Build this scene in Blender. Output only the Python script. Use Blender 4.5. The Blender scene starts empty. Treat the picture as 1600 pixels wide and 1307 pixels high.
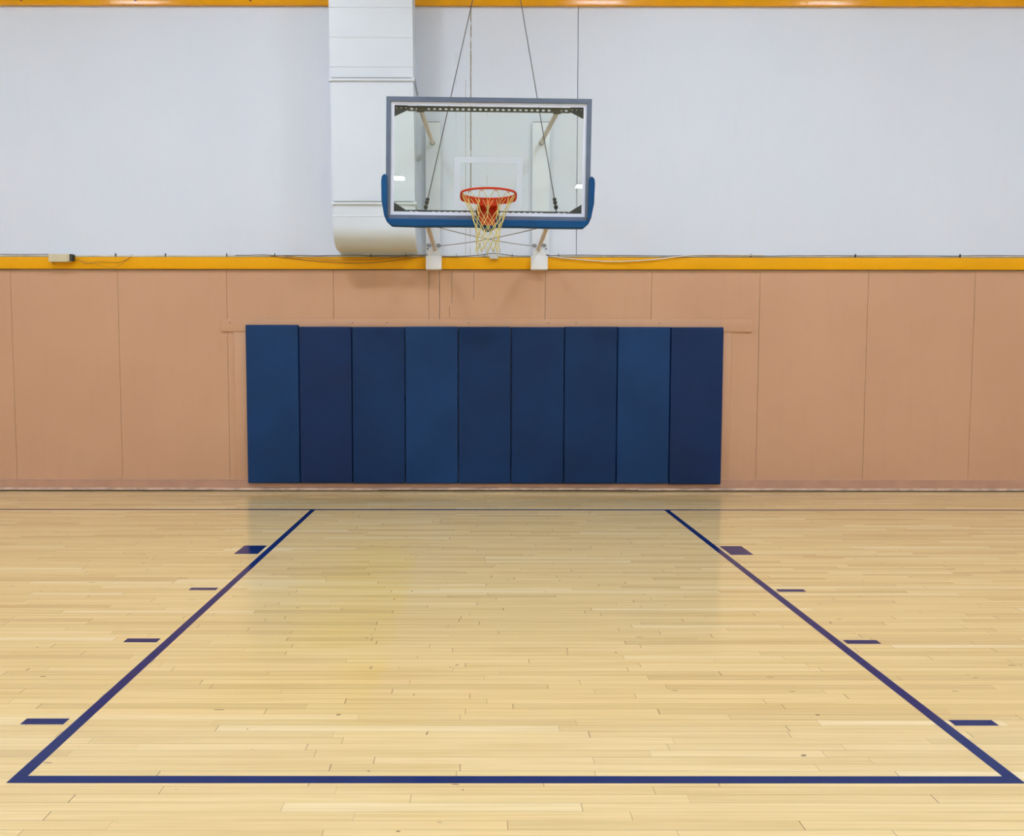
import bpy, bmesh, math, random
from mathutils import Vector, Matrix
random.seed(7)
PI = math.pi
sc = bpy.context.scene
COL = sc.collection

# ---------------------------------------------------------------- camera
cd = bpy.data.cameras.new('camera')
cam = bpy.data.objects.new('camera', cd); COL.objects.link(cam)
F_PX, PITCH, YAW, ROLL, PPX = 1345.84, .0654, .0011, .0010, 744.39
cd.sensor_fit = 'HORIZONTAL'; cd.sensor_width = 36.0
cd.lens = 36.0 * F_PX / 1600
cd.shift_x = (800 - PPX) / 1600
cd.clip_start = .05; cd.clip_end = 100
fw = Vector((math.sin(YAW)*math.cos(PITCH), math.cos(YAW)*math.cos(PITCH), -math.sin(PITCH)))
rt = Vector((math.cos(YAW), -math.sin(YAW), 0)); up = rt.cross(fw)
r2 = rt*math.cos(ROLL) + up*math.sin(ROLL); u2 = -rt*math.sin(ROLL) + up*math.cos(ROLL)
M = Matrix((( r2.x, u2.x, -fw.x, 0), (r2.y, u2.y, -fw.y, 0), (r2.z, u2.z, -fw.z, 1.5104), (0, 0, 0, 1)))
cam.matrix_world = M
sc.camera = cam

# ---------------------------------------------------------------- world, exposure
w = bpy.data.worlds.new('world'); sc.world = w; w.use_nodes = True
w.node_tree.nodes['Background'].inputs[0].default_value = (.8, .88, 1, 1)
w.node_tree.nodes['Background'].inputs[1].default_value = .3
sc.view_settings.view_transform = 'Standard'
sc.view_settings.look = 'None'
sc.view_settings.gamma = 1
sc.view_settings.use_curve_mapping = False
sc.view_settings.exposure = 0.0
MID, NEAR = 1.25, .95            # made-up row strengths, weighted to balance wall shadows and floor brightness
LAMP = 67.0                      # diffuser emission of the high bay lights
LAMP_COL = (.915, 1.03, 1.22)

WALL_Y, LEFT_X, RIGHT_X, FRONT_Y, CEIL_Z = 10.0, -12.0, 12.3, -16.0, 7.8

# ---------------------------------------------------------------- material helpers
class NT:
    def __init__(s, name):
        s.m = bpy.data.materials.new(name); s.m.use_nodes = True
        s.t = s.m.node_tree; s.b = s.t.nodes['Principled BSDF']
    def n(s, typ, **k):
        o = s.t.nodes.new(typ)
        for a, v in k.items(): setattr(o, a, v)
        return o
    def put(s, sock, v):
        if isinstance(v, bpy.types.NodeSocket): s.t.links.new(v, sock)
        elif v is not None: sock.default_value = v
    def math(s, op, a, b=None, c=None, clamp=False):
        o = s.n('ShaderNodeMath', operation=op, use_clamp=clamp)
        for i, v in enumerate((a, b, c)): s.put(o.inputs[i], v)
        return o.outputs[0]
    def mix(s, f, a, b, blend='MIX'):
        o = s.n('ShaderNodeMix', data_type='RGBA', blend_type=blend)
        s.put(o.inputs[0], f); s.put(o.inputs[6], a); s.put(o.inputs[7], b)
        return o.outputs[2]
    def comb(s, x, y, z=0.0):
        o = s.n('ShaderNodeCombineXYZ')
        for i, v in enumerate((x, y, z)): s.put(o.inputs[i], v)
        return o.outputs[0]
    def pos(s):
        o = s.n('ShaderNodeTexCoord'); p = s.n('ShaderNodeSeparateXYZ')
        s.t.links.new(o.outputs['Object'], p.inputs[0])
        return o.outputs['Object'], p.outputs[0], p.outputs[1], p.outputs[2]
    def noise(s, vec, scale, detail=2.0, rough=.5):
        o = s.n('ShaderNodeTexNoise'); s.put(o.inputs['Vector'], vec)
        o.inputs['Scale'].default_value = scale; o.inputs['Detail'].default_value = detail
        o.inputs['Roughness'].default_value = rough
        return o.outputs[0]
    def white(s, vec):
        o = s.n('ShaderNodeTexWhiteNoise', noise_dimensions='3D'); s.put(o.inputs['Vector'], vec)
        return o.outputs['Value'], o.outputs['Color']
    def ramp(s, f, stops):
        o = s.n('ShaderNodeValToRGB'); s.put(o.inputs[0], f)
        e = o.color_ramp.elements
        while len(e) < len(stops): e.new(.5)
        for i, (p, c) in enumerate(stops):
            e[i].position = p; e[i].color = tuple(c)+(1,) if len(c) == 3 else c
        return o.outputs[0]
    def smooth(s, v, a, b):
        o = s.n('ShaderNodeMapRange', interpolation_type='SMOOTHSTEP')
        s.put(o.inputs[0], v); o.inputs[1].default_value = a; o.inputs[2].default_value = b
        return o.outputs[0]
    def bump(s, h, strength, dist):
        o = s.n('ShaderNodeBump'); s.put(o.inputs['Height'], h)
        o.inputs['Strength'].default_value = strength; o.inputs['Distance'].default_value = dist
        s.t.links.new(o.outputs[0], s.b.inputs['Normal'])

def paint(name, col, rough=.5, var=.05, scale=3.0, metallic=0.0, spec=.5, bump=0.0, bscale=60.0):
    """painted / plastic / metal surface with a slight procedural mottling"""
    k = NT(name); o, x, y, z = k.pos()
    nz = k.noise(o, scale, 3)
    a = tuple(c*(1-var) for c in col)+(1,); b = tuple(min(1, c*(1+var)) for c in col)+(1,)
    k.put(k.b.inputs['Base Color'], k.mix(k.smooth(nz, .3, .7), a, b))
    k.b.inputs['Roughness'].default_value = rough
    k.b.inputs['Metallic'].default_value = metallic
    k.b.inputs['Specular IOR Level'].default_value = spec
    if bump: k.bump(k.noise(o, bscale, 3), bump, .002)
    return k.m

# ---------------------------------------------------------------- materials
def floor_material():
    k = NT('maple_floor'); o, x, y, z = k.pos()
    ROW, L = .0572, 1.05
    v = k.math('DIVIDE', y, ROW); row = k.math('FLOOR', v); fv = k.math('FRACT', v)
    rr, _ = k.white(k.comb(row, 3.3, 1.7))
    u = k.math('ADD', k.math('DIVIDE', x, L), k.math('MULTIPLY', rr, 37.0))
    cell = k.math('FLOOR', u); fu = k.math('FRACT', u)
    jr, _ = k.white(k.comb(row, cell, 5.1))
    j = k.math('MULTIPLY_ADD', jr, .7, .15)
    idx = k.math('ADD', cell, k.math('GREATER_THAN', fu, j))
    bv, bc = k.white(k.comb(row, idx, 9.4))
    base = k.ramp(bv, [(0, (.690, .500, .235)), (.2, (.765, .565, .265)), (.6, (.800, .595, .285)), (.9, (.825, .625, .310)), (1, (.850, .690, .390))])
    # grain running along the boards
    gv = k.comb(k.math('MULTIPLY', x, 1.6), k.math('MULTIPLY', y, 70.0), k.math('MULTIPLY', bv, 40.0))
    g = k.noise(gv, 1.0, 4, .6)
    base = k.mix(k.smooth(g, .30, .72), base, k.mix(1.0, base, (.90, .87, .80, 1), 'MULTIPLY'))
    gm = k.noise(k.comb(k.math('MULTIPLY', x, .9), k.math('MULTIPLY', y, 9.0), 2.0), 1.0, 3)
    base = k.mix(k.smooth(gm, .45, .8), base, k.mix(1.0, base, (.93, .90, .84, 1), 'MULTIPLY'))
    # old yellowed lacquer left of the middle, with its own straight edge
    nx = k.math('MULTIPLY_ADD', k.noise(k.comb(0.0, y, 4.0), 2.5, 3), .16, x)
    m1 = k.smooth(nx, -.33, -.41); m2 = k.smooth(x, -1.5, -.7)
    m3 = k.math('MULTIPLY', k.smooth(y, 3.2, 4.4), k.smooth(y, 7.6, 6.6))
    mm = k.math('MULTIPLY', k.math('MULTIPLY', m1, m2), m3)
    mm = k.math('MULTIPLY', mm, k.smooth(k.noise(o, 1.7, 3), .25, .6))
    base = k.mix(k.math('MULTIPLY', mm, .6), base, k.mix(1.0, base, (1.0, .99, .70, 1), 'MULTIPLY'))
    # seams between the strips and the butt joints
    sv = k.math('MINIMUM', fv, k.math('SUBTRACT', 1.0, fv))
    seam = k.math('LESS_THAN', sv, .019)
    srnd = k.noise(k.comb(k.math('MULTIPLY', x, .8), k.math('MULTIPLY', row, 7.7), 0.0), 1.0, 2)
    seam = k.math('MULTIPLY', seam, k.smooth(srnd, .3, .65))
    base = k.mix(k.math('MULTIPLY', seam, .8), base, (.17, .10, .04, 1))
    jd = k.math('MULTIPLY', k.math('ABSOLUTE', k.math('SUBTRACT', fu, j)), L)
    jm = k.math('LESS_THAN', jd, .0016)
    jw, _ = k.white(k.comb(row, cell, 22.0))
    base = k.mix(k.math('MULTIPLY', jm, k.math('MULTIPLY_ADD', jw, .8, .1)), base, (.09, .05, .025, 1))
    # scuffs, dents and small knots
    def marks(sx, sy, size, thr, seed, colr, st):
        nonlocal base
        wv = k.n('ShaderNodeTexVoronoi', feature='F1')
        d = k.noise(o, 9.0, 2)
        k.put(wv.inputs['Vector'], k.comb(k.math('MULTIPLY_ADD', d, .35, k.math('MULTIPLY', x, sx)), k.math('MULTIPLY_ADD', d, .35, k.math('MULTIPLY', y, sy)), seed))
        wv.inputs['Scale'].default_value = 1.0
        c = k.n('ShaderNodeSeparateColor'); k.put(c.inputs[0], wv.outputs['Color'])
        on = k.math('GREATER_THAN', c.outputs[0], thr)
        rad = k.math('MULTIPLY', c.outputs[1], size)
        m = k.math('MULTIPLY', on, k.math('LESS_THAN', wv.outputs['Distance'], rad))
        base = k.mix(k.math('MULTIPLY', m, st), base, colr)
    marks(6.0, 8.0, .060, .62, 3.0, (.14, .08, .04, 1), .8)
    marks(4.0, 18.0, .10, .70, 11.0, (.20, .12, .06, 1), .7)
    marks(12.0, 4.0, .08, .72, 17.0, (.22, .14, .07, 1), .65)
    k.put(k.b.inputs['Base Color'], base)
    rg = k.math('MULTIPLY_ADD', k.noise(o, 2.2, 3), .06, .07)
    k.put(k.b.inputs['Roughness'], rg)
    k.b.inputs['Specular IOR Level'].default_value = .30
    h = k.math('ADD', k.math('MULTIPLY', k.noise(k.comb(x, k.math('MULTIPLY', y, 6.0), 0.0), 2.0, 2), 1.0), k.math('MULTIPLY', bv, .12))
    k.bump(h, .05, .003)
    return k.m

def white_wall_material():
    k = NT('white_wall_paint'); o, x, y, z = k.pos()
    base = k.mix(k.smooth(k.noise(o, .8, 3), .3, .7), (.700, .758, .866, 1), (.714, .770, .874, 1))
    fine = k.noise(k.comb(k.math('MULTIPLY', x, 14.0), y, k.math('MULTIPLY', z, 1.5)), 1.0, 3)
    base = k.mix(k.math('MULTIPLY', k.smooth(fine, .5, .8), .12), base, (.66, .69, .72, 1))
    # seam with cracked, peeling caulk
    def crack(xc, amp, wd, dens, colr, z0, z1):
        nonlocal base
        wob = k.math('MULTIPLY_ADD', k.noise(k.comb(0.0, 0.0, k.math('MULTIPLY', z, 6.0)), 1.0, 4, .7), amp, xc-amp*.5)
        d = k.math('ABSOLUTE', k.math('SUBTRACT', x, wob))
        ww = k.math('MULTIPLY', k.noise(k.comb(1.0, 3.0, k.math('MULTIPLY', z, 11.0)), 1.0, 4, .8), wd*2)
        m = k.math('LESS_THAN', d, ww)
        m = k.math('MULTIPLY', m, k.smooth(k.noise(k.comb(5.0, 0.0, k.math('MULTIPLY', z, 4.0)), 1.0, 3), dens, dens+.12))
        zz = k.math('MULTIPLY', k.math('GREATER_THAN', z, z0), k.math('LESS_THAN', z, z1))
        base = k.mix(k.math('MULTIPLY', m, zz), base, colr)
    crack(-.055, .022, .0055, .36, (.26, .24, .21, 1), 3.1, 5.6)
    crack(-.062, .008, .0035, .40, (.42, .40, .35, 1), 2.7, 5.6)
    crack(-.115, .004, .003, .30, (.45, .45, .42, 1), 2.7, 4.7)
    crack(-.225, .004, .002, .45, (.45, .47, .47, 1), 3.0, 5.2)
    crack(.13, .004, .003, .50, (.45, .47, .47, 1), 2.7, 4.4)
    k.put(k.b.inputs['Base Color'], base)
    k.b.inputs['Roughness'].default_value = .5
    k.bump(k.noise(k.comb(k.math('MULTIPLY', x, 2.0), 0.0, z), 1.3, 2), .15, .01)
    return k.m

def tan_material():
    k = NT('tan_wall_paint'); o, x, y, z = k.pos()
    base = k.mix(k.smooth(k.noise(o, .7, 3), .3, .7), (.600, .345, .205, 1), (.630, .370, .222, 1))
    fine = k.noise(k.comb(k.math('MULTIPLY', x, 10.0), y, k.math('MULTIPLY', z, 1.2)), 1.0, 3)
    base = k.mix(k.math('MULTIPLY', k.smooth(fine, .5, .85), .35), base, (.56, .32, .19, 1))
    wv = k.n('ShaderNodeTexVoronoi', feature='F1'); d = k.noise(o, 7.0, 3)
    k.put(wv.inputs['Vector'], k.comb(k.math('MULTIPLY_ADD', d, .5, k.math('MULTIPLY', x, 3.0)), 0.0, k.math('MULTIPLY_ADD', d, .5, k.math('MULTIPLY', z, 9.0))))
    wv.inputs['Scale'].default_value = 1.0
    c = k.n('ShaderNodeSeparateColor'); k.put(c.inputs[0], wv.outputs['Color'])
    m = k.math('MULTIPLY', k.math('GREATER_THAN', c.outputs[0], .6), k.math('LESS_THAN', wv.outputs['Distance'], k.math('MULTIPLY', c.outputs[1], .07)))
    m = k.math('MULTIPLY', m, k.smooth(z, .75, .10))
    base = k.mix(k.math('MULTIPLY', m, .8), base, (.12, .07, .045, 1))
    k.put(k.b.inputs['Base Color'], base)
    k.b.inputs['Roughness'].default_value = .45
    k.bump(k.noise(k.comb(x, 0.0, z), 2.5, 3), .12, .01)
    return k.m

def glass_material():
    k = NT('backboard_glass')
    k.t.nodes.remove(k.b)
    out = k.t.nodes['Material Output']
    tr = k.n('ShaderNodeBsdfTransparent'); tr.inputs[0].default_value = (.966, .995, .968, 1)
    gl = k.n('ShaderNodeBsdfGlossy'); gl.inputs['Roughness'].default_value = .005
    gl.inputs[0].default_value = (1, 1, 1, 1)
    fr = k.n('ShaderNodeFresnel'); fr.inputs[0].default_value = 1.5
    mx = k.n('ShaderNodeMixShader')
    k.t.links.new(fr.outputs[0], mx.inputs[0]); k.t.links.new(tr.outputs[0], mx.inputs[1]); k.t.links.new(gl.outputs[0], mx.inputs[2])
    k.t.links.new(mx.outputs[0], out.inputs[0])
    return k.m

def emit_material(name, col, s):
    k = NT(name)
    k.b.inputs['Base Color'].default_value = (.8, .8, .8, 1)
    k.b.inputs['Emission Color'].default_value = tuple(col)+(1,)
    k.b.inputs['Emission Strength'].default_value = s
    return k.m

MT = dict(
    floor=floor_material(), white=white_wall_material(), tan=tan_material(), glass=glass_material(),
    line=paint('navy_line_paint', (.003, .015, .110), .10, .06, 6, spec=.10),
    yellow=paint('yellow_paint', (.880, .415, .001), .45, .03, 2, spec=.2),
    yellow_gloss=paint('glossy_yellow_paint', (.840, .375, .001), .10, .03, 2),
    rust=paint('rust_spot', (.16, .05, .02), .7, .2, 30),
    duct=paint('duct_white_paint', (.715, .785, .870), .38, .02, 1.5, bump=.10, bscale=4),
    plank=paint('white_board_paint', (.735, .790, .860), .45, .03, 5),
    block=paint('white_block_paint', (.83, .85, .87), .4, .02, 5),
    dark=paint('dark_gap', (.05, .05, .045), .8, .1, 20),
    dark_brown=paint('dark_brown_line', (.10, .065, .04), .8, .4, 14),  # dark brown for cracks, the floor joint and the band's painted shadow
    base=paint('baseboard_paint', (.535, .305, .205), .4, .05, 6),
    baselip=paint('baseboard_lip_paint', (.64, .40, .27), .35, .05, 8),
    quarter=paint('quarter_round_worn_paint', (.56, .39, .28), .5, .22, 9),
    padA=paint('navy_vinyl_light', (.0055, .0410, .140), .50, .10, 1.6, spec=.25, bump=.25, bscale=5),
    padB=paint('navy_vinyl_dark', (.0030, .0285, .104), .48, .12, 1.6, spec=.25, bump=.25, bscale=5),
    padC=paint('navy_vinyl_purple', (.0050, .0240, .096), .48, .12, 1.6, spec=.25, bump=.25, bscale=5),
    frame=paint('blue_grey_aluminium', (.118, .155, .225), .40, .06, 12, metallic=.25),
    border=paint('white_board_marking', (.70, .76, .90), .4, .01, 8),
    target=paint('white_target_marking', (.58, .66, .74), .5, .01, 8),
    rail=paint('olive_steel', (.110, .100, .065), .5, .15, 10, metallic=.3),
    gusset=paint('dark_grey_steel', (.065, .080, .088), .5, .08, 10, metallic=.3),
    edge=paint('blue_foam_padding', (.0005, .068, .215), .45, .08, 6, spec=.25, bump=.2, bscale=14),
    rim=paint('orange_red_enamel', (.60, .040, .006), .35, .08, 12, spec=.3),
    net=paint('yellow_white_twine', (.66, .57, .19), .8, .25, 22),
    netw=paint('grey_twine', (.42, .38, .28), .8, .2, 22),
    strut=paint('beige_tube_paint', (.64, .56, .44), .4, .06, 6),
    wire=paint('steel_wire', (.075, .080, .085), .5, .1, 30, metallic=.3),
    wirel=paint('pale_wire', (.30, .29, .27), .5, .1, 30),
    cable=paint('grey_cable', (.15, .13, .11), .6, .15, 10),
    cable_w=paint('white_cable', (.66, .62, .56), .5, .05, 10),
    cable_b=paint('brown_cable', (.42, .22, .04), .6, .1, 10),
    beige=paint('beige_box_paint', (.66, .60, .42), .45, .04, 8),
    off=paint('offwhite_box_plastic', (.66, .67, .64), .45, .04, 8),
    ceil=paint('white_ceiling_paint', (.74, .77, .80), .8, .03, .6),
    side=paint('side_wall_paint', (.66, .68, .72), .6, .03, .6),
    sidetan=paint('side_wall_tan_paint', (.55, .40, .30), .5, .03, .6),
    lampcase=paint('white_lamp_case', (.75, .75, .75), .4, .02, 6),
    diff=emit_material('lit_diffuser', LAMP_COL, LAMP), diff_mid=emit_material('lit_diffuser_bright', LAMP_COL, LAMP*MID), diff_near=emit_material('lit_diffuser_near', LAMP_COL, LAMP*NEAR),
)

# ---------------------------------------------------------------- mesh helpers
class MB:
    def __init__(s): s.b = bmesh.new()
    def box(s, x0, x1, y0, y1, z0, z1, bev=0.0, seg=2):
        t = bmesh.new(); bmesh.ops.create_cube(t, size=1)
        for v in t.verts:
            v.co = Vector(((x0+x1)/2+v.co.x*(x1-x0), (y0+y1)/2+v.co.y*(y1-y0), (z0+z1)/2+v.co.z*(z1-z0)))
        if bev: bmesh.ops.bevel(t, geom=t.edges[:]+t.verts[:], offset=bev, segments=seg, profile=.6, affect='EDGES')
        s.add(t); return s
    def add(s, t):
        me = bpy.data.meshes.new('tmp'); t.to_mesh(me); t.free(); s.b.from_mesh(me); bpy.data.meshes.remove(me)
    def tube(s, pts, r, n=10, closed=False, radii=None):
        pts = [Vector(p) for p in pts]; N = len(pts); rings = []
        prev = None
        for i, p in enumerate(pts):
            if closed: t = (pts[(i+1) % N]-pts[i-1])
            else: t = pts[min(i+1, N-1)]-pts[max(i-1, 0)]
            t.normalize()
            a = prev if prev is not None else (Vector((0, 0, 1)) if abs(t.z) < .9 else Vector((1, 0, 0)))
            a = (a - t*a.dot(t)).normalized(); prev = a; b = t.cross(a)
            rr = radii[i] if radii else r
            rings.append([s.b.verts.new(p+a*math.cos(2*PI*k/n)*rr+b*math.sin(2*PI*k/n)*rr) for k in range(n)])
        for i in range(N if closed else N-1):
            A, B = rings[i], rings[(i+1) % N]
            for k in range(n): s.b.faces.new((A[k], A[(k+1) % n], B[(k+1) % n], B[k]))
        if not closed:
            s.b.faces.new(rings[0][::-1]); s.b.faces.new(rings[-1])
        return s
    def prism(s, poly, axis, a, b):
        """poly: 2D outline; axis 'x': (y,z), 'y': (x,z), 'z': (x,y)"""
        f = {'x': lambda p, c: (c, p[0], p[1]), 'y': lambda p, c: (p[0], c, p[1]), 'z': lambda p, c: (p[0], p[1], c)}[axis]
        A = [s.b.verts.new(f(p, a)) for p in poly]; B = [s.b.verts.new(f(p, b)) for p in poly]
        n = len(poly)
        for i in range(n): s.b.faces.new((A[i], A[(i+1) % n], B[(i+1) % n], B[i]))
        s.b.faces.new(A[::-1]); s.b.faces.new(B)
        return s
    def build(s, name, mat, parent=None, smooth=True, angle=35):
        bmesh.ops.recalc_face_normals(s.b, faces=s.b.faces[:])
        me = bpy.data.meshes.new(name); 
        if smooth:
            lim = math.radians(angle)
            for f in s.b.faces: f.smooth = True
            for e in s.b.edges:
                if len(e.link_faces) == 2 and e.calc_face_angle(0) > lim: e.smooth = False
        s.b.to_mesh(me); s.b.free()
        me.materials.append(mat)
        o = bpy.data.objects.new(name, me); COL.objects.link(o)
        if parent is not None: o.parent = parent
        return o
def tag(o, label=None, cat=None, group=None, kind=None):
    if label: o['label'] = label
    if cat: o['category'] = cat
    if group: o['group'] = group
    if kind: o['kind'] = kind
    return o
def empty(name, loc, rot=(0, 0, 0)):
    o = bpy.data.objects.new(name, None); COL.objects.link(o); o.empty_display_size = .1
    o.location = loc; o.rotation_euler = rot
    return o
def sag(p, q, d, n=14):
    p, q = Vector(p), Vector(q)
    return [p.lerp(q, i/n) - Vector((0, 0, d*4*(i/n)*(1-i/n))) for i in range(n+1)]
def smoothpath(pts, n=6):
    """Catmull-Rom through the given points"""
    P = [Vector(p) for p in pts]; P = [2*P[0]-P[1]] + P + [2*P[-1]-P[-2]]; out = []
    for i in range(1, len(P)-2):
        for k in range(n):
            t = k/n; a, b, c, d = P[i-1], P[i], P[i+1], P[i+2]
            out.append(.5*((2*b)+(c-a)*t+(2*a-5*b+4*c-d)*t*t+(3*b-a-3*c+d)*t**3))
    out.append(P[-2]); return out

# ---------------------------------------------------------------- room shell
fl = MB().box(LEFT_X, RIGHT_X, FRONT_Y, WALL_Y, -.12, 0).build('floor', MT['floor'], smooth=False)
tag(fl, 'glossy pale maple strip floor with navy court lines', 'floor', kind='structure')
ce = MB().box(LEFT_X, RIGHT_X, FRONT_Y, WALL_Y, CEIL_Z, CEIL_Z+.12).build('ceiling', MT['ceil'], smooth=False)
tag(ce, 'white painted gym ceiling', 'ceiling', kind='structure')
for nm, a in (('wall_left', (LEFT_X-.12, LEFT_X, FRONT_Y, WALL_Y)), ('wall_right', (RIGHT_X, RIGHT_X+.12, FRONT_Y, WALL_Y)), ('wall_front', (LEFT_X, RIGHT_X, FRONT_Y-.12, FRONT_Y))):
    o = MB().box(*a, 2.6, CEIL_Z).build(nm, MT['side'], smooth=False)
    tag(o, 'plain off-white side of the gym hall, '+nm.split('_')[1], 'wall', kind='structure')
    l = MB().box(*a, 0, 2.6).build('wall_panel', MT['sidetan'], o, smooth=False)

SEAMS = [-11.5, -10.25, -9.03, -7.81, -6.58, -5.352, -4.12, -2.866, -1.638, -.414, .803, 2.028, 3.277, 4.525, 5.757, 6.98, 8.2, 9.42, 10.64, 11.86]
# white upper panels with real open seams between them
wb = MB()
up_seams = [LEFT_X, -8.7, -1.34, 1.157, 8.5, RIGHT_X]
for a, b in zip(up_seams[:-1], up_seams[1:]):
    g = .0035 if abs(b-1.157) < .01 else .0006
    g0 = .0035 if abs(a-1.157) < .01 else .0006
    wb.box(a+g0, b-g, WALL_Y, WALL_Y+.05, 2.56, CEIL_Z)
wb.box(LEFT_X, RIGHT_X, WALL_Y+.05, WALL_Y+.15, 0, CEIL_Z)
wall = wb.build('wall_back', MT['white'], smooth=False)
tag(wall, 'far gym wall, white painted boards above and tan panels below', 'wall', kind='structure')
lp = MB()
ed = [LEFT_X]+SEAMS+[RIGHT_X]
for a, b in zip(ed[:-1], ed[1:]):
    cuts = [a]
    if abs(a+1.638) < .01: cuts += [-.539]
    cuts.append(b)
    for c, d in zip(cuts[:-1], cuts[1:]):
        g = .0035 if abs(d+.414) < .01 else .0016
        lp.box(c+.0016, d-g, WALL_Y, WALL_Y+.05, .0, 2.56, .0008, 1)
tag(lp.build('wall_panel', MT['tan'], wall, smooth=False), 'tan painted lower wall panels with vertical seams')
# narrow vertical cracks in the tan boards above the pads
for x, z0, z1 in ((-.535, 2.35, 2.55), (-.272, 2.18, 2.55), (-.02, 2.22, 2.53), (-.30, 2.02, 2.15)):
    pts = [(x+random.uniform(-.004, .004), WALL_Y-.0005, z0+(z1-z0)*i/6) for i in range(7)]
    tag(MB().tube(pts, .0018, 5).build('wall_crack', MT['dark_brown'], wall), 'thin dark crack in the tan panel')

# yellow band at mid height and its thin pale ledge
yb = MB().box(LEFT_X, RIGHT_X, WALL_Y-.035, WALL_Y, 2.568, 2.703, .004).build('trim_1', MT['yellow'])
tag(yb, 'yellow horizontal band between white and tan wall', 'trim', kind='structure')
MT['ledge'] = paint('pale_ledge_paint', (.66, .63, .54), .5, .12, 6)
lg = MB().box(LEFT_X, RIGHT_X, WALL_Y-.022, WALL_Y, 2.706, 2.727, .003).build('ledge_strip', MT['ledge'], yb)
dk = MB().box(LEFT_X, RIGHT_X, WALL_Y-.026, WALL_Y, 2.703, 2.706).build('ledge_gap', MT['dark'], yb)
dk2 = MB().box(LEFT_X, RIGHT_X, WALL_Y-.020, WALL_Y, 2.562, 2.568).build('band_shadow', MT['dark_brown'], yb)  # dark strip painted in as the shade under the band
# glossy yellow steel beam at the top
tb = MB().box(LEFT_X, RIGHT_X, WALL_Y-.045, WALL_Y, 5.508, 6.15, .006).build('trim_2', MT['yellow_gloss'])
tag(tb, 'glossy yellow beam along the top of the white wall', 'trim', kind='structure')
for x in (-5.10, -3.82, -2.53):
    tag(MB().box(x-.012, x+.012, WALL_Y-.0475, WALL_Y-.040, 5.545, 5.60, .003).build('rusty_bolt', MT['rust'], tb), 'small rusty bolt head')
# tan board behind the pads, with side battens
rb = MB().box(-2.93, 3.195, WALL_Y-.018, WALL_Y, 1.855, 1.998, .002)
o = rb.build('trim_3', MT['tan']); tag(o, 'tan horizontal mounting board along the top of the wall pads', 'trim', kind='structure')
for x in (-2.83, -1.42, -1.02, -.08, .84, 1.16, 2.12):
    tag(MB().tube([(x, WALL_Y-.0195, 1.955), (x, WALL_Y-.017, 1.955)], .006, 8).build('screw_head', MT['dark'], o), 'dark screw head')
for i, (a, b) in enumerate(((-2.79, -2.60), (2.72, 2.955))):
    o = MB().box(a, b, WALL_Y-.012, WALL_Y, .137, 1.855, .002).build('trim_%d' % (4+i), MT['tan'])
    tag(o, ('tan vertical batten beside the leftmost pad', 'tan vertical batten beside the rightmost pad')[i], 'trim', kind='structure')
# baseboard
bb = MB().box(LEFT_X, RIGHT_X, WALL_Y-.018, WALL_Y, .012, .130, .002).build('baseboard_back', MT['base'])
tag(bb, 'tan scuffed baseboard under the far wall', 'baseboard', kind='structure')
MB().box(LEFT_X, RIGHT_X, WALL_Y-.022, WALL_Y, .130, .137, .002).build('top_lip', MT['baselip'], bb)
xs = [LEFT_X, -6.2, -3.1, -1.13, 1.9, 4.1, RIGHT_X]
for i, (a, b) in enumerate(zip(xs[:-1], xs[1:])):
    d = (0, .003, 0, .006, .002, 0)[i]
    q = MB().prism([(WALL_Y-.018, .012+d), (WALL_Y-.036-d, .012+d), (WALL_Y-.034-d, .024+d), (WALL_Y-.028, .034+d), (WALL_Y-.018, .038+d)], 'x', a+.002, b-.002)
    tag(q.build('shoe_molding', MT['quarter'], bb), 'worn pale shoe molding')
MB().box(LEFT_X, RIGHT_X, WALL_Y-.030, WALL_Y-.0005, .0005, .013).build('floor_gap', MT['dark_brown'], bb)

# ---------------------------------------------------------------- court markings (paint: parts of the floor)
T = .0012
def mark(name, x0, x1, y0, y1, label):
    tag(MB().box(x0, x1, y0, y1, 0.0002, T).build(name, MT['line'], fl, smooth=False), label)
XL, XR = -1.6565, 1.9505
mark('baseline', LEFT_X+.5, RIGHT_X-.5, 8.690, 8.740, 'thin navy baseline parallel to the wall')
mark('lane_line', XL-.025, XL+.025, 3.05, 8.690, 'navy lane line on the left of the key')
mark('lane_line', XR-.025, XR+.025, 3.05, 8.690, 'navy lane line on the right of the key')
mark('free_throw_line', XL-.025, XR+.025, 2.998, 3.05, 'navy free throw line across the foreground')
mark('lane_block', -1.896, -1.710, 6.685, 6.990, 'navy block beside the left lane line')
mark('lane_block', 2.003, 2.181, 6.665, 6.982, 'navy block beside the right lane line')
for x0, x1, ys, sd in ((-1.896, -1.716, ((5.612, 5.669), (4.551, 4.611), (3.498, 3.556)), 'left'), (1.998, 2.180, ((5.583, 5.639), (4.533, 4.592), (3.491, 3.545)), 'right')):
    for (a, b), w_ in zip(ys, ('farthest', 'middle', 'nearest')):
        mark('lane_mark', x0, x1, a, b, '%s short navy tick beside the %s lane line' % (w_, sd))

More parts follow.
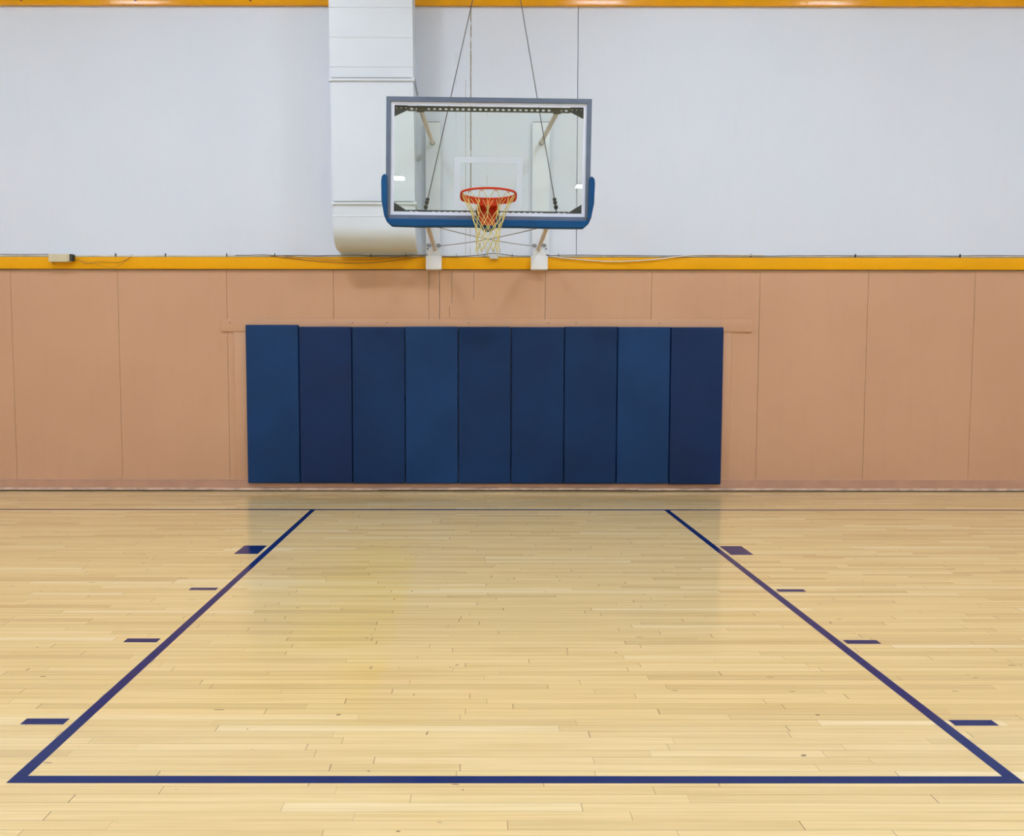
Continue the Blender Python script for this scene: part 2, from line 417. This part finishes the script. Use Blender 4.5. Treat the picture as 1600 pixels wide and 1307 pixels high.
# ---------------------------------------------------------------- wall pads
def pad_mesh(name, x0, x1, y0, y1, z0, z1, mat, seed):
    t = bmesh.new()
    nx, nz = 8, 20
    rnd = random.Random(seed); ph = [rnd.uniform(0, 6) for _ in range(4)]
    prof = [(0, 0), (.004, .006), (.014, .012)]
    def front(u, v):
        X = x0+(x1-x0)*u; Z = z0+(z1-z0)*v
        du = min(u, 1-u)*(x1-x0); dv = min(v, 1-v)*(z1-z0)
        r = .014
        off = 0
        for d in (du, dv):
            if d < r: off += r-math.sqrt(max(0, r*r-(r-d)**2))
        puff = .004*math.sin(PI*u)*1.0 + .0016*math.sin(4*v+ph[0]+2*u)*math.sin(PI*u)
        return Vector((X, y0+off-puff+.004, Z))
    us = [0, .006, .016, .03]+[.03+.94*i/nx for i in range(1, nx)]+[.97, .984, .994, 1]
    vs = [0, .002, .005, .01]+[.01+.98*i/nz for i in range(1, nz)]+[.99, .995, .998, 1]
    G = [[t.verts.new(front(u, v)) for v in vs] for u in us]
    for i in range(len(us)-1):
        for k in range(len(vs)-1): t.faces.new((G[i][k], G[i+1][k], G[i+1][k+1], G[i][k+1]))
    edge = [G[i][0] for i in range(len(us))]+[G[-1][k] for k in range(1, len(vs))]+[G[i][-1] for i in range(len(us)-2, -1, -1)]+[G[0][k] for k in range(len(vs)-2, 0, -1)]
    back = [t.verts.new((v.co.x, y1, v.co.z)) for v in edge]
    n = len(edge)
    for i in range(n): t.faces.new((edge[i], edge[(i+1) % n], back[(i+1) % n], back[i]))
    t.faces.new(back)
    m = MB(); m.b.free(); m.b = t
    return m.build(name, mat, angle=40)
PADW = .6115
ords = ['leftmost of nine, its top slightly higher than the rest', 'second from the left, darker than the leftmost', 'third from the left, beside a lighter pad', 'fourth from the left, lighter than both neighbours', 'middle of the nine, under the net', 'sixth from the left, right of the middle one', 'third from the right, beside a lighter pad', 'second from the right, lighter than both neighbours', 'rightmost of nine, dark purplish navy']
pm = ['padA', 'padC', 'padB', 'padA', 'padB', 'padB', 'padB', 'padA', 'padC']
for i in range(9):
    x0 = -2.6466+i*PADW
    z1 = 1.930 if i == 0 else 1.912-(.002*(i % 3))
    z0 = .098 if i in (0, 1) else .094-(.006 if i == 8 else 0)
    o = pad_mesh('wall_pad', x0+.0035, x0+PADW-.0035, WALL_Y-.070, WALL_Y-.0185, z0, z1, MT[pm[i]], 40+i)
    tag(o, 'navy wall pad, '+ords[i], 'wall pad', 'nine navy wall pads')

# ---------------------------------------------------------------- air duct
dx0, dx1, yf = -1.556, -.660, 9.5
prof = [(WALL_Y-.001, CEIL_Z-.02), (yf, CEIL_Z-.02)]
for z in (5.9, 5.303, 4.989, 4.681, 4.10, 3.090):
    prof += [(yf, z+.010), (yf-.0045, z), (yf, z-.010)] if z not in (4.10,) else [(yf, z)]
prof += [(yf, 2.985)]
for k in range(1, 17):
    a = PI/2*k/17
    prof.append((yf+.26*(1-math.cos(a)**1.0)**1.0, 2.757+.228*(1-math.sin(a))))
prof += [(yf+.26, 2.757), (WALL_Y-.001, 2.755)]
d = MB().prism(prof, 'x', dx0, dx1)
duct = empty('air_duct', (0, 0, 0)); duct.location = (-1.108, WALL_Y, 2.755)
body = d.build('duct_body', MT['duct'], angle=18)
def reparent(o, p):
    for v in o.data.vertices: v.co -= Vector(p.location)
    o.parent = p
for v in body.data.vertices: v.co.x -= .010*(v.co.z-3.2)
reparent(body, duct)
tag(duct, 'large white air duct running down the wall left of the backboard', 'air duct')
for z0, z1, e in ((4.526, 4.552, .0), (3.214, 3.238, .003)):
    sh = -.010*(z0-3.2)
    m = MB()
    m.box(dx0+sh-.010, dx1+sh+.014, yf-.018, yf, z0, z1, .003)
    m.box(dx1+sh-.004, dx1+sh+.014, yf, WALL_Y-.002, z0, z1, .003)
    m.box(dx0+sh-.010, dx0+sh+.004, yf, WALL_Y-.002, z0, z1, .003)
    m.box(dx0+sh-.014, dx0+sh+.02, yf-.022, yf-.004, z0-.006, z1+.006, .003)
    m.box(dx1+sh-.02, dx1+sh+.018, yf-.022, yf-.004, z0-.004, z1+.006, .003)
    f = m.build('joint_flange', MT['duct']); reparent(f, duct)
    g = MB().box(dx0+sh, dx1+sh+.006, yf-.007, yf, z1, z1+.012)
    g.box(dx1+sh, dx1+sh+.006, yf, WALL_Y-.002, z1, z1+.012)
    MT.setdefault('shadowgrey', paint('shadow_line_grey', (.22, .23, .21), .7, .1, 10))
    g = g.build('flange_shadow', MT['shadowgrey']); reparent(g, duct)  # dark strip above the flange, coloured to imitate its shadow line
m = MB().box(-1.590, -.640, WALL_Y-.020, WALL_Y, 2.729, 2.757, .002)
m.box(-1.590, -.64, WALL_Y-.004, WALL_Y, 2.757, 2.775, .001)
m.box(-1.20, -1.19, WALL_Y-.024, WALL_Y-.018, 2.732, 2.752, .001)
o = m.build('wall_flange', MT['duct']); reparent(o, duct)
m = MB(); m.tube(smoothpath([(-.655, 9.47, 4.54), (-.645, 9.46, 4.50), (-.640, 9.46, 4.45), (-.622, 9.47, 4.37)]), .0035, 6)
o = m.build('loose_wire', MT['wire']); reparent(o, duct)

# ---------------------------------------------------------------- mounting boards
for i, (a, b, t0) in enumerate(((-.568, -.402, .0), (.644, .838, .0))):
    e = empty('mounting_board', ((a+b)/2, WALL_Y, 2.56))
    ob = MB().box(a, b, WALL_Y-.060, WALL_Y, 2.735, 4.213, .003).build('board', MT['plank']); reparent(ob, e)
    sh = -.012 if i else .008
    m = MB()
    aa, bb_ = (-.567, -.388) if i == 0 else (.631, .822)
    m.box(aa, bb_, WALL_Y-.105, WALL_Y-.001, 2.558, 2.712, .006)
    # sloping cap that carries the strut
    xm = (aa+bb_)/2
    m.prism([(aa+.012, 2.712), (bb_-.012, 2.712), (xm+.045, 2.790), (xm-.045, 2.790)], 'y', WALL_Y-.085, WALL_Y-.06)
    ob = m.build('lower_block', MT['block']); reparent(ob, e)
    g = MB().box(a+.004, b-.004, WALL_Y-.058, WALL_Y, 4.2135, 4.2205).build('top_dark_edge', MT['shadowgrey']); reparent(g, e)  # dark grey strip along the top edge of the board
    for s in (-1, 1):
        m = MB(); cx = xm+s*.055
        m.tube([(cx+.020*math.cos(t*PI/6), WALL_Y-.072, 2.832+.015*math.sin(t*PI/6)) for t in range(12)], .0042, 6, closed=True)
        m.tube([(cx, WALL_Y-.072, 2.845), (cx, WALL_Y-.05, 2.845)], .006, 6)
        ob = m.build('eye_bolt', MT['wire']); reparent(ob, e)
    m = MB(); m.tube([(xm+(.078 if i else -.07), WALL_Y-.066, 2.795), (xm+(.078 if i else -.07), WALL_Y-.058, 2.795)], .009, 8)
    ob = m.build('bolt_head', MT['wire']); reparent(ob, e)
    tag(e, ('white vertical mounting board on the wall, the left of two behind the backboard',
            'white vertical mounting board on the wall, the right of two behind the backboard')[i], 'mounting board', 'wall mounting boards of the hoop')

# ---------------------------------------------------------------- basketball hoop
HO = Vector((.107, 7.85, 2.775)); ROLLB = .0116
hoop = empty('basketball_hoop', HO, (0, ROLLB, 0))
tag(hoop, 'basketball hoop with glass backboard, blue edge padding, orange rim and yellowish net', 'basketball hoop')
BW, BH = .915, 1.080
inv = Matrix.Rotation(-ROLLB, 3, 'Y')
def loc(p): return inv @ (Vector(p)-HO)       # world point -> hoop space
# aluminium frame with mitred corners
m = MB(); fwid = .041
def ringprism(m, x0, x1, z0, z1, wd, y0, y1):
    O = [(x0, z0), (x1, z0), (x1, z1), (x0, z1)]; I = [(x0+wd, z0+wd), (x1-wd, z0+wd), (x1-wd, z1-wd), (x0+wd, z1-wd)]
    for k in range(4):
        n = (k+1) % 4
        m.prism([O[k], O[n], I[n], I[k]], 'y', y0, y1)
ringprism(m, -BW, BW, 0, BH, fwid, -.022, .018)
fr = m.build('board_frame', MT['frame'], hoop, smooth=False)
bv = fr.modifiers.new('bevel', 'BEVEL'); bv.width = .0015; bv.segments = 2
MB().box(-BW+.036, BW-.036, -.006, .006, .036, BH-.036).build('glass_pane', MT['glass'], hoop, smooth=False)
m = MB(); ringprism(m, -BW+.041, BW-.041, .041, BH-.041, .031, -.0085, -.0068)
tag(m.build('border_stripe', MT['border'], hoop, smooth=False), 'white border stripe inside the frame')
m = MB(); ringprism(m, -.305, .305, .105, .562, .052, -.0085, -.0068)
tag(m.build('target_square', MT['target'], hoop, smooth=False), 'white outlined shooting square')
# slotted rails with real slots
def slotted(z0, z1, x0, x1, pitch, sw, y0, y1, zs0, zs1):
    m = MB()
    m.box(x0, x1, y0, y1, z0, zs0); m.box(x0, x1, y0, y1, zs1, z1)
    n = int((x1-x0)/pitch); off = ((x1-x0)-n*pitch)/2
    xa = x0
    for k in range(n):
        c = x0+off+pitch*(k+.5)
        m.box(xa, c-sw/2, y0, y1, zs0, zs1)
        # rounded slot ends
        for s in (-1, 1):
            pts = [(c+s*sw/2, zs0), (c+s*sw/2, zs1), (c+s*sw*.33, zs1), (c+s*sw/2-s*.001, (zs0+zs1)/2), (c+s*sw*.33, zs0)]
            if s < 0: pts = pts[::-1]
            m.prism([(c+s*(sw/2), zs0), (c+s*sw*.30, zs0), (c+s*(sw/2), zs0+(zs1-zs0)*.35)], 'y', y0, y1)
            m.prism([(c+s*(sw/2), zs1), (c+s*sw*.30, zs1), (c+s*(sw/2), zs1-(zs1-zs0)*.35)], 'y', y0, y1)
        xa = c+sw/2
    m.box(xa, x1, y0, y1, zs0, zs1)
    m.box(x0, x1, y0, y0+.035, z1-.004, z1)          # folded flange of the angle
    return m
slotted(.967, 1.013, -.728, .728, .0513, .027, .028, .032, .980, .996).build('slotted_rail', MT['rail'], hoop, smooth=False)
m = slotted(.050, .094, -.728, .728, .0513, .026, .028, .032, .067, .086)
m.build('slotted_rail', MT['gusset'], hoop, smooth=False)
for sx in (-1, 1):
    for top in (True, False):
        m = MB()
        if top: pl = [(sx*.870, 1.026), (sx*.728, 1.026), (sx*.728, .974), (sx*.850, .915), (sx*.870, .915)]
        else: pl = [(sx*.870, .045), (sx*.728, .045), (sx*.728, .086), (sx*.850, .163), (sx*.870, .163)]
        m.prism(pl, 'y', .022, .027)
        g = m.build('corner_gusset', MT['gusset'], hoop, smooth=False)
        for k in range(3):
            x = sx*(.825-.04*k); z = .992 if top else .070
            MB().tube([(x, .021, z), (x, .016, z)], .006, 8).build('bolt', MT['off'], g)
# strut heads on top rail
for sx in (-1, 1):
    m = MB().box(sx*.612-.034, sx*.612+.034, .032, .050, .962, 1.016, .004)
    m.tube([(sx*.612, .02, .985), (sx*.612, .05, .985)], .017, 10)
    m.build('strut_clamp', MT['rail'], hoop)
# U-shaped edge padding
def edge_pad():
    m = MB()
    xo, zi = BW+.040, .040
    # closed outline, local x,z ; outer path, then inner path back
    R_, n = .085, 7
    outer = [(-(BW+.003), .398), (-(xo-.018), .392), (-(xo-.004), .372), (-xo, .335), (-(xo-.004), .16), (-(xo-.028), .03)]
    outer += [(-(xo-.05), -.02), (-(xo-.095), -.062), (-.6, -.066), (-.3, -.060), (-.075, -.060), (-.012, -.098), (.012, -.098), (.075, -.060), (.3, -.060), (.6, -.064)]
    outer += [(xo-.095, -.062), (xo-.05, -.02), (xo-.028, .03), (xo-.004, .16), (xo, .335), (xo-.004, .372), (xo-.018, .392), (BW+.003, .398)]
    inner = [(BW-.012, .38), (BW-.016, .03), (BW-.035, .004), (-(BW-.035), .004), (-(BW-.016), .03), (-(BW-.012), .38)]
    m.prism(outer+inner, 'y', -.050, .030)
    return m
ep = edge_pad().build('edge_padding', MT['edge'], hoop, smooth=True, angle=30)
bv = ep.modifiers.new('bevel', 'BEVEL'); bv.width = .016; bv.segments = 3; bv.limit_method = 'ANGLE'
tag(ep, 'blue foam padding along the sides and bottom edge')
for s in (-1, 1): MB().tube([(s*.914, -.0505, .008), (s*.886, -.0505, .030)], .003, 6).build('mitre_seam', MT['dark'], ep)
# rim
RC = Vector((0, -.43, .160)); RR = .232
rim = MB().tube([(RC.x+RR*math.cos(t*2*PI/64), RC.y+RR*math.sin(t*2*PI/64), RC.z) for t in range(64)], .0095, 12, closed=True).build('rim', MT['rim'], hoop)
m = MB()      # curved flange band under the rear half
A0, A1, NB = math.radians(-8), math.radians(188), 40
rows = []
for k in range(NB+1):
    a = A0+(A1-A0)*k/NB; h = .050*min(1, math.sin(PI*k/NB)*2.4+.12)
    c, s = math.cos(a), math.sin(a)
    rows.append([m.b.verts.new((RC.x+r*c, RC.y+r*s, RC.z+z)) for r, z in ((RR+.006, 0), (RR+.010, -h), (RR+.004, -h), (RR, 0))])
for A, B in zip(rows[:-1], rows[1:]):
    for k in range(4): m.b.faces.new((A[k], A[(k+1) % 4], B[(k+1) % 4], B[k]))
m.b.faces.new(rows[0]); m.b.faces.new(rows[-1][::-1])
m.build('brace_band', MT['rim'], rim)
m = MB()
m.prism([(-.093, .150), (.093, .150), (.093, .045), (.070, .035), (.070, -.020), (.052, -.048), (-.052, -.048), (-.070, -.020), (-.070, .035), (-.093, .045)], 'y', -.075, -.0525)
m.box(-.082, .082, -.205, -.07, .100, .150, .004)
m.prism([(-.205, .105), (-.07, .02), (-.07, .105)], 'x', -.082, -.074)
m.prism([(-.205, .105), (-.07, .02), (-.07, .105)], 'x', .074, .082)
br = m.build('rim_bracket', MT['rim'], rim, smooth=False)
m = MB()
m.box(-.105, .105, -.0525, -.0505, .025, .095)
m.build('backing_plate', MT['gusset'], rim, smooth=False)
for sx in (-1, 1):
    tag(MB().box(sx*.118-.020, sx*.118+.020, -.0145, -.0088, .085, .135, .002).build('plate_tab', MT['off'], rim), 'small pale plate beside the rim bracket')
NH = 12
HA = [2*PI*(k+.5)/NH for k in range(NH)]
for a in HA:
    m = MB(); c, s = math.cos(a), math.sin(a); tx, ty = -s, c
    pts = []
    for t in range(9):
        b = PI*t/8
        pts.append((RC.x+(RR-.004)*c+tx*.010*math.cos(b), RC.y+(RR-.004)*s+ty*.010*math.cos(b), RC.z-.006-.016*math.sin(b)))
    m.tube(pts, .0026, 6); m.build('net_hook', MT['rim'], rim)
# net : long loops at the top, then diamonds
lv = [(.012, .228), (.165, .148), (.222, .126), (.275, .112), (.328, .104), (.380, .099), (.432, .097), (.484, .100)]
rn = random.Random(3)
nodes = []
for i, (dz, r) in enumerate(lv):
    row = []
    for k in range(NH):
        a = HA[k]+(PI/NH if i % 2 else 0)
        jr = 0 if i == 0 else rn.uniform(-.005, .005); ja = 0 if i == 0 else rn.uniform(-.05, .05); jz = 0 if i == 0 else rn.uniform(-.006, .006)
        row.append(Vector((RC.x+(r+jr)*math.cos(a+ja), RC.y+(r+jr)*math.sin(a+ja), RC.z-dz+jz)))
    nodes.append(row)
m = MB()
for i in range(len(lv)-1):
    for k in range(NH):
        p = nodes[i][k]
        for kk in ((k, k-1) if i % 2 == 0 else (k, k+1)):
            qn = nodes[i+1][kk % NH]
            start = p
            if i == 0:
                a = HA[k]; s = 1 if kk == k else -1
                start = p+Vector((-math.sin(a), math.cos(a), 0))*.015*s
                mid = start.lerp(qn, .5)+Vector((-math.sin(a), math.cos(a), 0))*.014*s
                m.tube(smoothpath([start, mid, qn], 5), .0029, 6)
            else:
                mid = start.lerp(qn, .5)+Vector((rn.uniform(-.003, .003), rn.uniform(-.003, .003), rn.uniform(-.003, .003)))
                m.tube([start, mid, qn], .0028, 6)
for k in range(NH):       # top loops over the hooks
    a = HA[k]; tv = Vector((-math.sin(a), math.cos(a), 0))
    m.tube(smoothpath([nodes[0][k]-tv*.015, nodes[0][k]-tv*.010+Vector((0, 0, .008)), nodes[0][k]+Vector((0, 0, .011)), nodes[0][k]+tv*.010+Vector((0, 0, .008)), nodes[0][k]+tv*.015], 4), .0029, 6)
    p = nodes[-1][k]
    if k % 2 == 0: m.tube(smoothpath([p, p+Vector((.004, .002, -.014)), p+Vector((-.002, 0, -.032))], 3), .0032, 6)
for i in range(1, len(lv)):
    for p in nodes[i]:
        m.tube([p+Vector((0, 0, .006)), p-Vector((0, 0, .006))], .0046, 6)
tag(m.build('net', MT['net'], hoop), 'yellowish white twine net')
# struts
for sx, wx in ((-1, -.490), (1, .742)):
    a = Vector((sx*.612, .05, .985)); b = loc((wx, WALL_Y-.061, 3.985))
    st = MB().tube([a, b], .0225, 14).build('upper_strut', MT['strut'], hoop)
    d_ = (b-a).normalized()
    MB().tube([b-d_*.018, b-d_*.002], .0265, 14).build('end_collar', MT['gusset'], st)
    m = MB().tube([a, a+Vector((0, 0, -.055))], .004, 6); m.build('clamp_pin', MT['strut'], st)
for sx, wx in ((-1, -.462), (1, .716)):
    a = Vector((sx*.565, .055, .030)); b = loc((wx, WALL_Y-.086, 2.790))
    st = MB().tube([a, b], .0225, 14).build('lower_strut', MT['strut'], hoop)
    d_ = (b-a).normalized()
    MB().tube([b-d_*.020, b-d_*.002], .0265, 14).build('end_collar', MT['off'], st)
    MB().box(sx*.565-.045, sx*.565+.045, .032, .052, .020, .090, .004).build('strut_clamp', MT['gusset'], st)
# crossed tie rods between the lower struts
a1 = Vector((-.50, .20, -.020)); b1 = loc((.655, WALL_Y-.055, 2.830))
a2 = Vector((.50, .20, -.020)); b2 = loc((-.405, WALL_Y-.055, 2.830))
MB().tube(sag(a1, b1, .022), .0045, 6).build('tie_wire', MT['wirel'], hoop)
MB().tube([v+Vector((0, 0, 0)) for v in sag(a2, b2, .022)], .0045, 6).build('tie_wire', MT['wirel'], hoop)
for s, a in ((-1, a1), (1, a2)):
    MB().tube([Vector((s*.565, .07, .0)), a], .0045, 6).build('tie_end', MT['wirel'], hoop)

# ---------------------------------------------------------------- steel support cables up to the wall
anchor = Vector((.258, 9.70, 6.67))
for i, bx in enumerate((-.456, .732)):
    A = Vector((bx, 7.925, 2.885))
    e = empty('support_cable', A)
    D = (anchor+Vector(((-.014, .014)[i], 0, 0))-A)
    D = D*(1-.016/D.length)
    u_ = D.normalized()
    m = MB().tube([u_*.10, D], .0042, 6); m.build('wire_rope', MT['wire'], e)
    m = MB()
    m.tube([u_*.015, u_*.11], .006, 8)
    side = u_.cross(Vector((0, 1, 0))).normalized()
    for t, r in ((.03, .017), (.08, .015), (.115, .012)):
        c = u_*t
        m.tube([c-side*.016-Vector((0, .012, 0)), c+side*.018-Vector((0, .012, 0))], r*.75, 8)
        m.tube([c-u_*.014, c+u_*.014], r, 8)
    m.tube([Vector((0, 0, -.025)), u_*.02], .006, 8)
    m.build('turnbuckle', MT['wire'], e)
    tag(e, ('thin steel support cable rising from the lower left of the backboard',
            'thin steel support cable rising from the lower right of the backboard')[i], 'cable', 'support cables of the backboard')
e = empty('cable_anchor', (.258, WALL_Y, 6.62))
ob = MB().box(.178, .338, WALL_Y-.02, WALL_Y-.001, 6.55, 6.79, .003).box(.236, .280, 9.70, WALL_Y-.015, 6.645, 6.695, .003).build('anchor_plate', MT['plank']); reparent(ob, e)
tag(e, 'white steel anchor bracket high on the wall where both support cables meet', 'bracket')

# ---------------------------------------------------------------- boxes and cables on the ledge
e = empty('wall_box', (-4.74, WALL_Y, 2.635))
m = MB().box(-4.848, -4.632, WALL_Y-.120, WALL_Y-.001, 2.640, 2.728, .004); ob = m.build('housing', MT['beige']); reparent(ob, e)
m = MB().box(-4.632, -4.622, WALL_Y-.112, WALL_Y-.001, 2.648, 2.724, .002); ob = m.build('end_cap', MT['beige']); reparent(ob, e)
m = MB().box(-4.622, -4.592, WALL_Y-.095, WALL_Y-.02, 2.652, 2.728, .003)
for z in (2.665, 2.69, 2.712): m.tube([(-4.592, WALL_Y-.07, z), (-4.572, WALL_Y-.06, z-.006)], .006, 8)
ob = m.build('plug_socket', MT['dark']); reparent(ob, e)
m = MB(); m.tube([(-4.816, WALL_Y-.085, 2.640), (-4.816, WALL_Y-.085, 2.618), (-4.80, WALL_Y-.085, 2.612)], .003, 6); ob = m.build('latch', MT['dark']); reparent(ob, e)
tag(e, 'beige metal box with dark right end on the yellow band at far left', 'electrical box')
o = MB().box(.163, .255, WALL_Y-.085, WALL_Y-.036, 2.682, 2.737, .004).build('small_junction_box', MT['off'])
tag(o, 'small off-white junction box on the yellow band below the net', 'electrical box')

def cable(name, pts, r, mat, label, cat='cable'):
    o = MB().tube(smoothpath(pts), r, 7).build(name, MT[mat])
    tag(o, label, cat); return o
Yc = WALL_Y-.045
rn = random.Random(11)
def wob(x0, x1, z, n, amp, y=Yc):
    return [(x0+(x1-x0)*k/n, y, z+rn.uniform(-amp, amp)) for k in range(n+1)]
cable('ledge_cable', wob(-2.75, -.575, 2.722, 14, .006, WALL_Y-.040), .0045, 'cable', 'grey cable lying on the ledge under the air duct')
cable('ledge_cable', [(-.385, Yc, 2.712), (-.25, Yc, 2.708), (-.1, Yc, 2.716), (.05, Yc, 2.728), (.15, Yc-.01, 2.742), (.21, Yc-.02, 2.744), (.27, Yc-.01, 2.742), (.36, Yc, 2.730), (.48, Yc, 2.718), (.628, Yc, 2.716)], .0045, 'cable', 'grey cable between the mounting boards, humped over the small junction box')
cable('ledge_cable', wob(.826, 6.9, 2.726, 26, .004, WALL_Y-.036), .0040, 'cable', 'thin grey cable along the ledge right of the hoop')
cable('ledge_cable', wob(-7.0, -4.86, 2.732, 10, .002, WALL_Y-.034), .0035, 'cable', 'thin cable on the ledge left of the beige box')
cable('drooping_cable', [(.85, Yc-.010, 2.712), (1.0, Yc-.010, 2.694), (1.25, Yc-.010, 2.672), (1.52, Yc-.010, 2.656), (1.8, Yc-.010, 2.662), (2.1, Yc-.010, 2.684), (2.35, Yc-.010, 2.716), (2.55, Yc-.006, 2.730), (3.3, Yc-.006, 2.728)], .0065, 'cable_w', 'white cable sagging in front of the yellow band right of the hoop')
cable('drooping_cable', [(-2.35, Yc, 2.716), (-2.14, Yc, 2.694), (-1.78, Yc, 2.655), (-1.34, Yc, 2.635), (-1.05, Yc, 2.650), (-.75, Yc, 2.690), (-.60, Yc, 2.712)], .0042, 'cable_b', 'brown cable sagging lowest in front of the yellow band under the duct')
cable('drooping_cable', [(-2.2, Yc-.012, 2.716), (-1.9, Yc-.012, 2.690), (-1.5, Yc-.004, 2.672), (-1.1, Yc-.004, 2.682), (-.72, Yc-.004, 2.712)], .0036, 'cable_b', 'brown cable sagging slightly, above the lowest one under the duct')
cable('loose_wire', [(-4.575, Yc-.01, 2.672), (-4.50, Yc, 2.655), (-4.42, Yc, 2.628), (-4.35, Yc, 2.640), (-4.25, Yc, 2.648), (-4.10, Yc, 2.640), (-3.98, Yc, 2.680), (-3.93, Yc, 2.725)], .0026, 'cable_b', 'thin yellowish wire looping from the beige box, upper loop')
cable('loose_wire', [(-4.575, Yc-.020, 2.690), (-4.52, Yc-.014, 2.660), (-4.46, Yc-.014, 2.620), (-4.38, Yc-.014, 2.634), (-4.25, Yc-.014, 2.590), (-4.15, Yc-.014, 2.580), (-4.05, Yc-.014, 2.620), (-3.96, Yc-.014, 2.690), (-3.92, Yc-.014, 2.728)], .0026, 'cable_b', 'thin brownish wire hanging lowest from the beige box over the tan wall')
xs = (-4.12, -3.55, -2.85, -2.30, -1.20, -.80, -.22, .10, .42, .95, 3.15, 4.35, 5.55)
for x in xs:
    o = MB().box(x-.0018, x+.0018, WALL_Y-.054, WALL_Y-.020, 2.708, 2.744, .0005).build('cable_clip', MT['dark'])
    nb = min((('beige box', -4.74), ('air duct', -1.1), ('small junction box', .21), ('right mounting board', .73)), key=lambda t: abs(t[1]-x))
    dd = abs(x-nb[1])
    tag(o, 'tiny dark cable clip on the ledge %.1f m %s of the %s' % (dd, 'left' if x < nb[1] else 'right', nb[0]), 'cable clip', 'cable clips along the ledge')

# ---------------------------------------------------------------- high bay lights
proto = None
ROWS = (5.7, -1.75, -9.6)
rowname = {5.7: 'nearest the far wall', -1.75: 'in the middle row', -9.6: 'in the rearmost row'}
colname = {-9.1: 'left column', -2.95: 'left of the middle', 3.2: 'right of the middle', 9.4: 'right column'}
for Y_ in ROWS:
    for X_ in (-9.1, -2.95, 3.2, 9.4):
        at = {(-2.95, -9.6): (-2.85, -11.8), (3.2, -9.6): (3.9, -13.0), (-9.1, -9.6): (-9.1, -11.8), (9.4, -9.6): (9.9, -13.0)}.get((X_, Y_), (X_, Y_))
        if proto is None:
            e = empty('ceiling_light', (at[0], at[1], 7.28))
            m = MB()
            m.box(-.64, .64, -.34, .34, .02, .10, .006)
            m.box(-.64, .64, -.34, -.31, -.03, .02, .003); m.box(-.64, .64, .31, .34, -.03, .02, .003)
            m.box(-.64, -.61, -.31, .31, -.03, .02, .003); m.box(.61, .64, -.31, .31, -.03, .02, .003)
            c1 = m.build('lamp_housing', MT['lampcase'], e)
            c2 = MB().box(-.61, .61, -.31, .31, -.012, .0195).build('diffuser', MT['diff_near'], e, smooth=False)
            c3, c4 = [MB().tube([(hx, 0, .10), (hx, 0, CEIL_Z-7.28)], .006, 6).build('hanger', MT['wire'], e) for hx in (-.45, .45)]
            proto = (e, (c1, c2, c3, c4))
        else:
            e = proto[0].copy(); COL.objects.link(e); e.location = (at[0], at[1], 7.28)
            for c in proto[1]:
                k = c.copy(); COL.objects.link(k); k.parent = e
                if c.name == 'diffuser' and Y_ != ROWS[0]:
                    k.data = c.data.copy(); k.data.materials[0] = MT['diff_mid' if Y_ == ROWS[1] else 'diff']
        tag(e, 'white rectangular high bay light under the ceiling, %s, %s' % (rowname[Y_], colname[X_]), 'ceiling light', 'high bay lights')
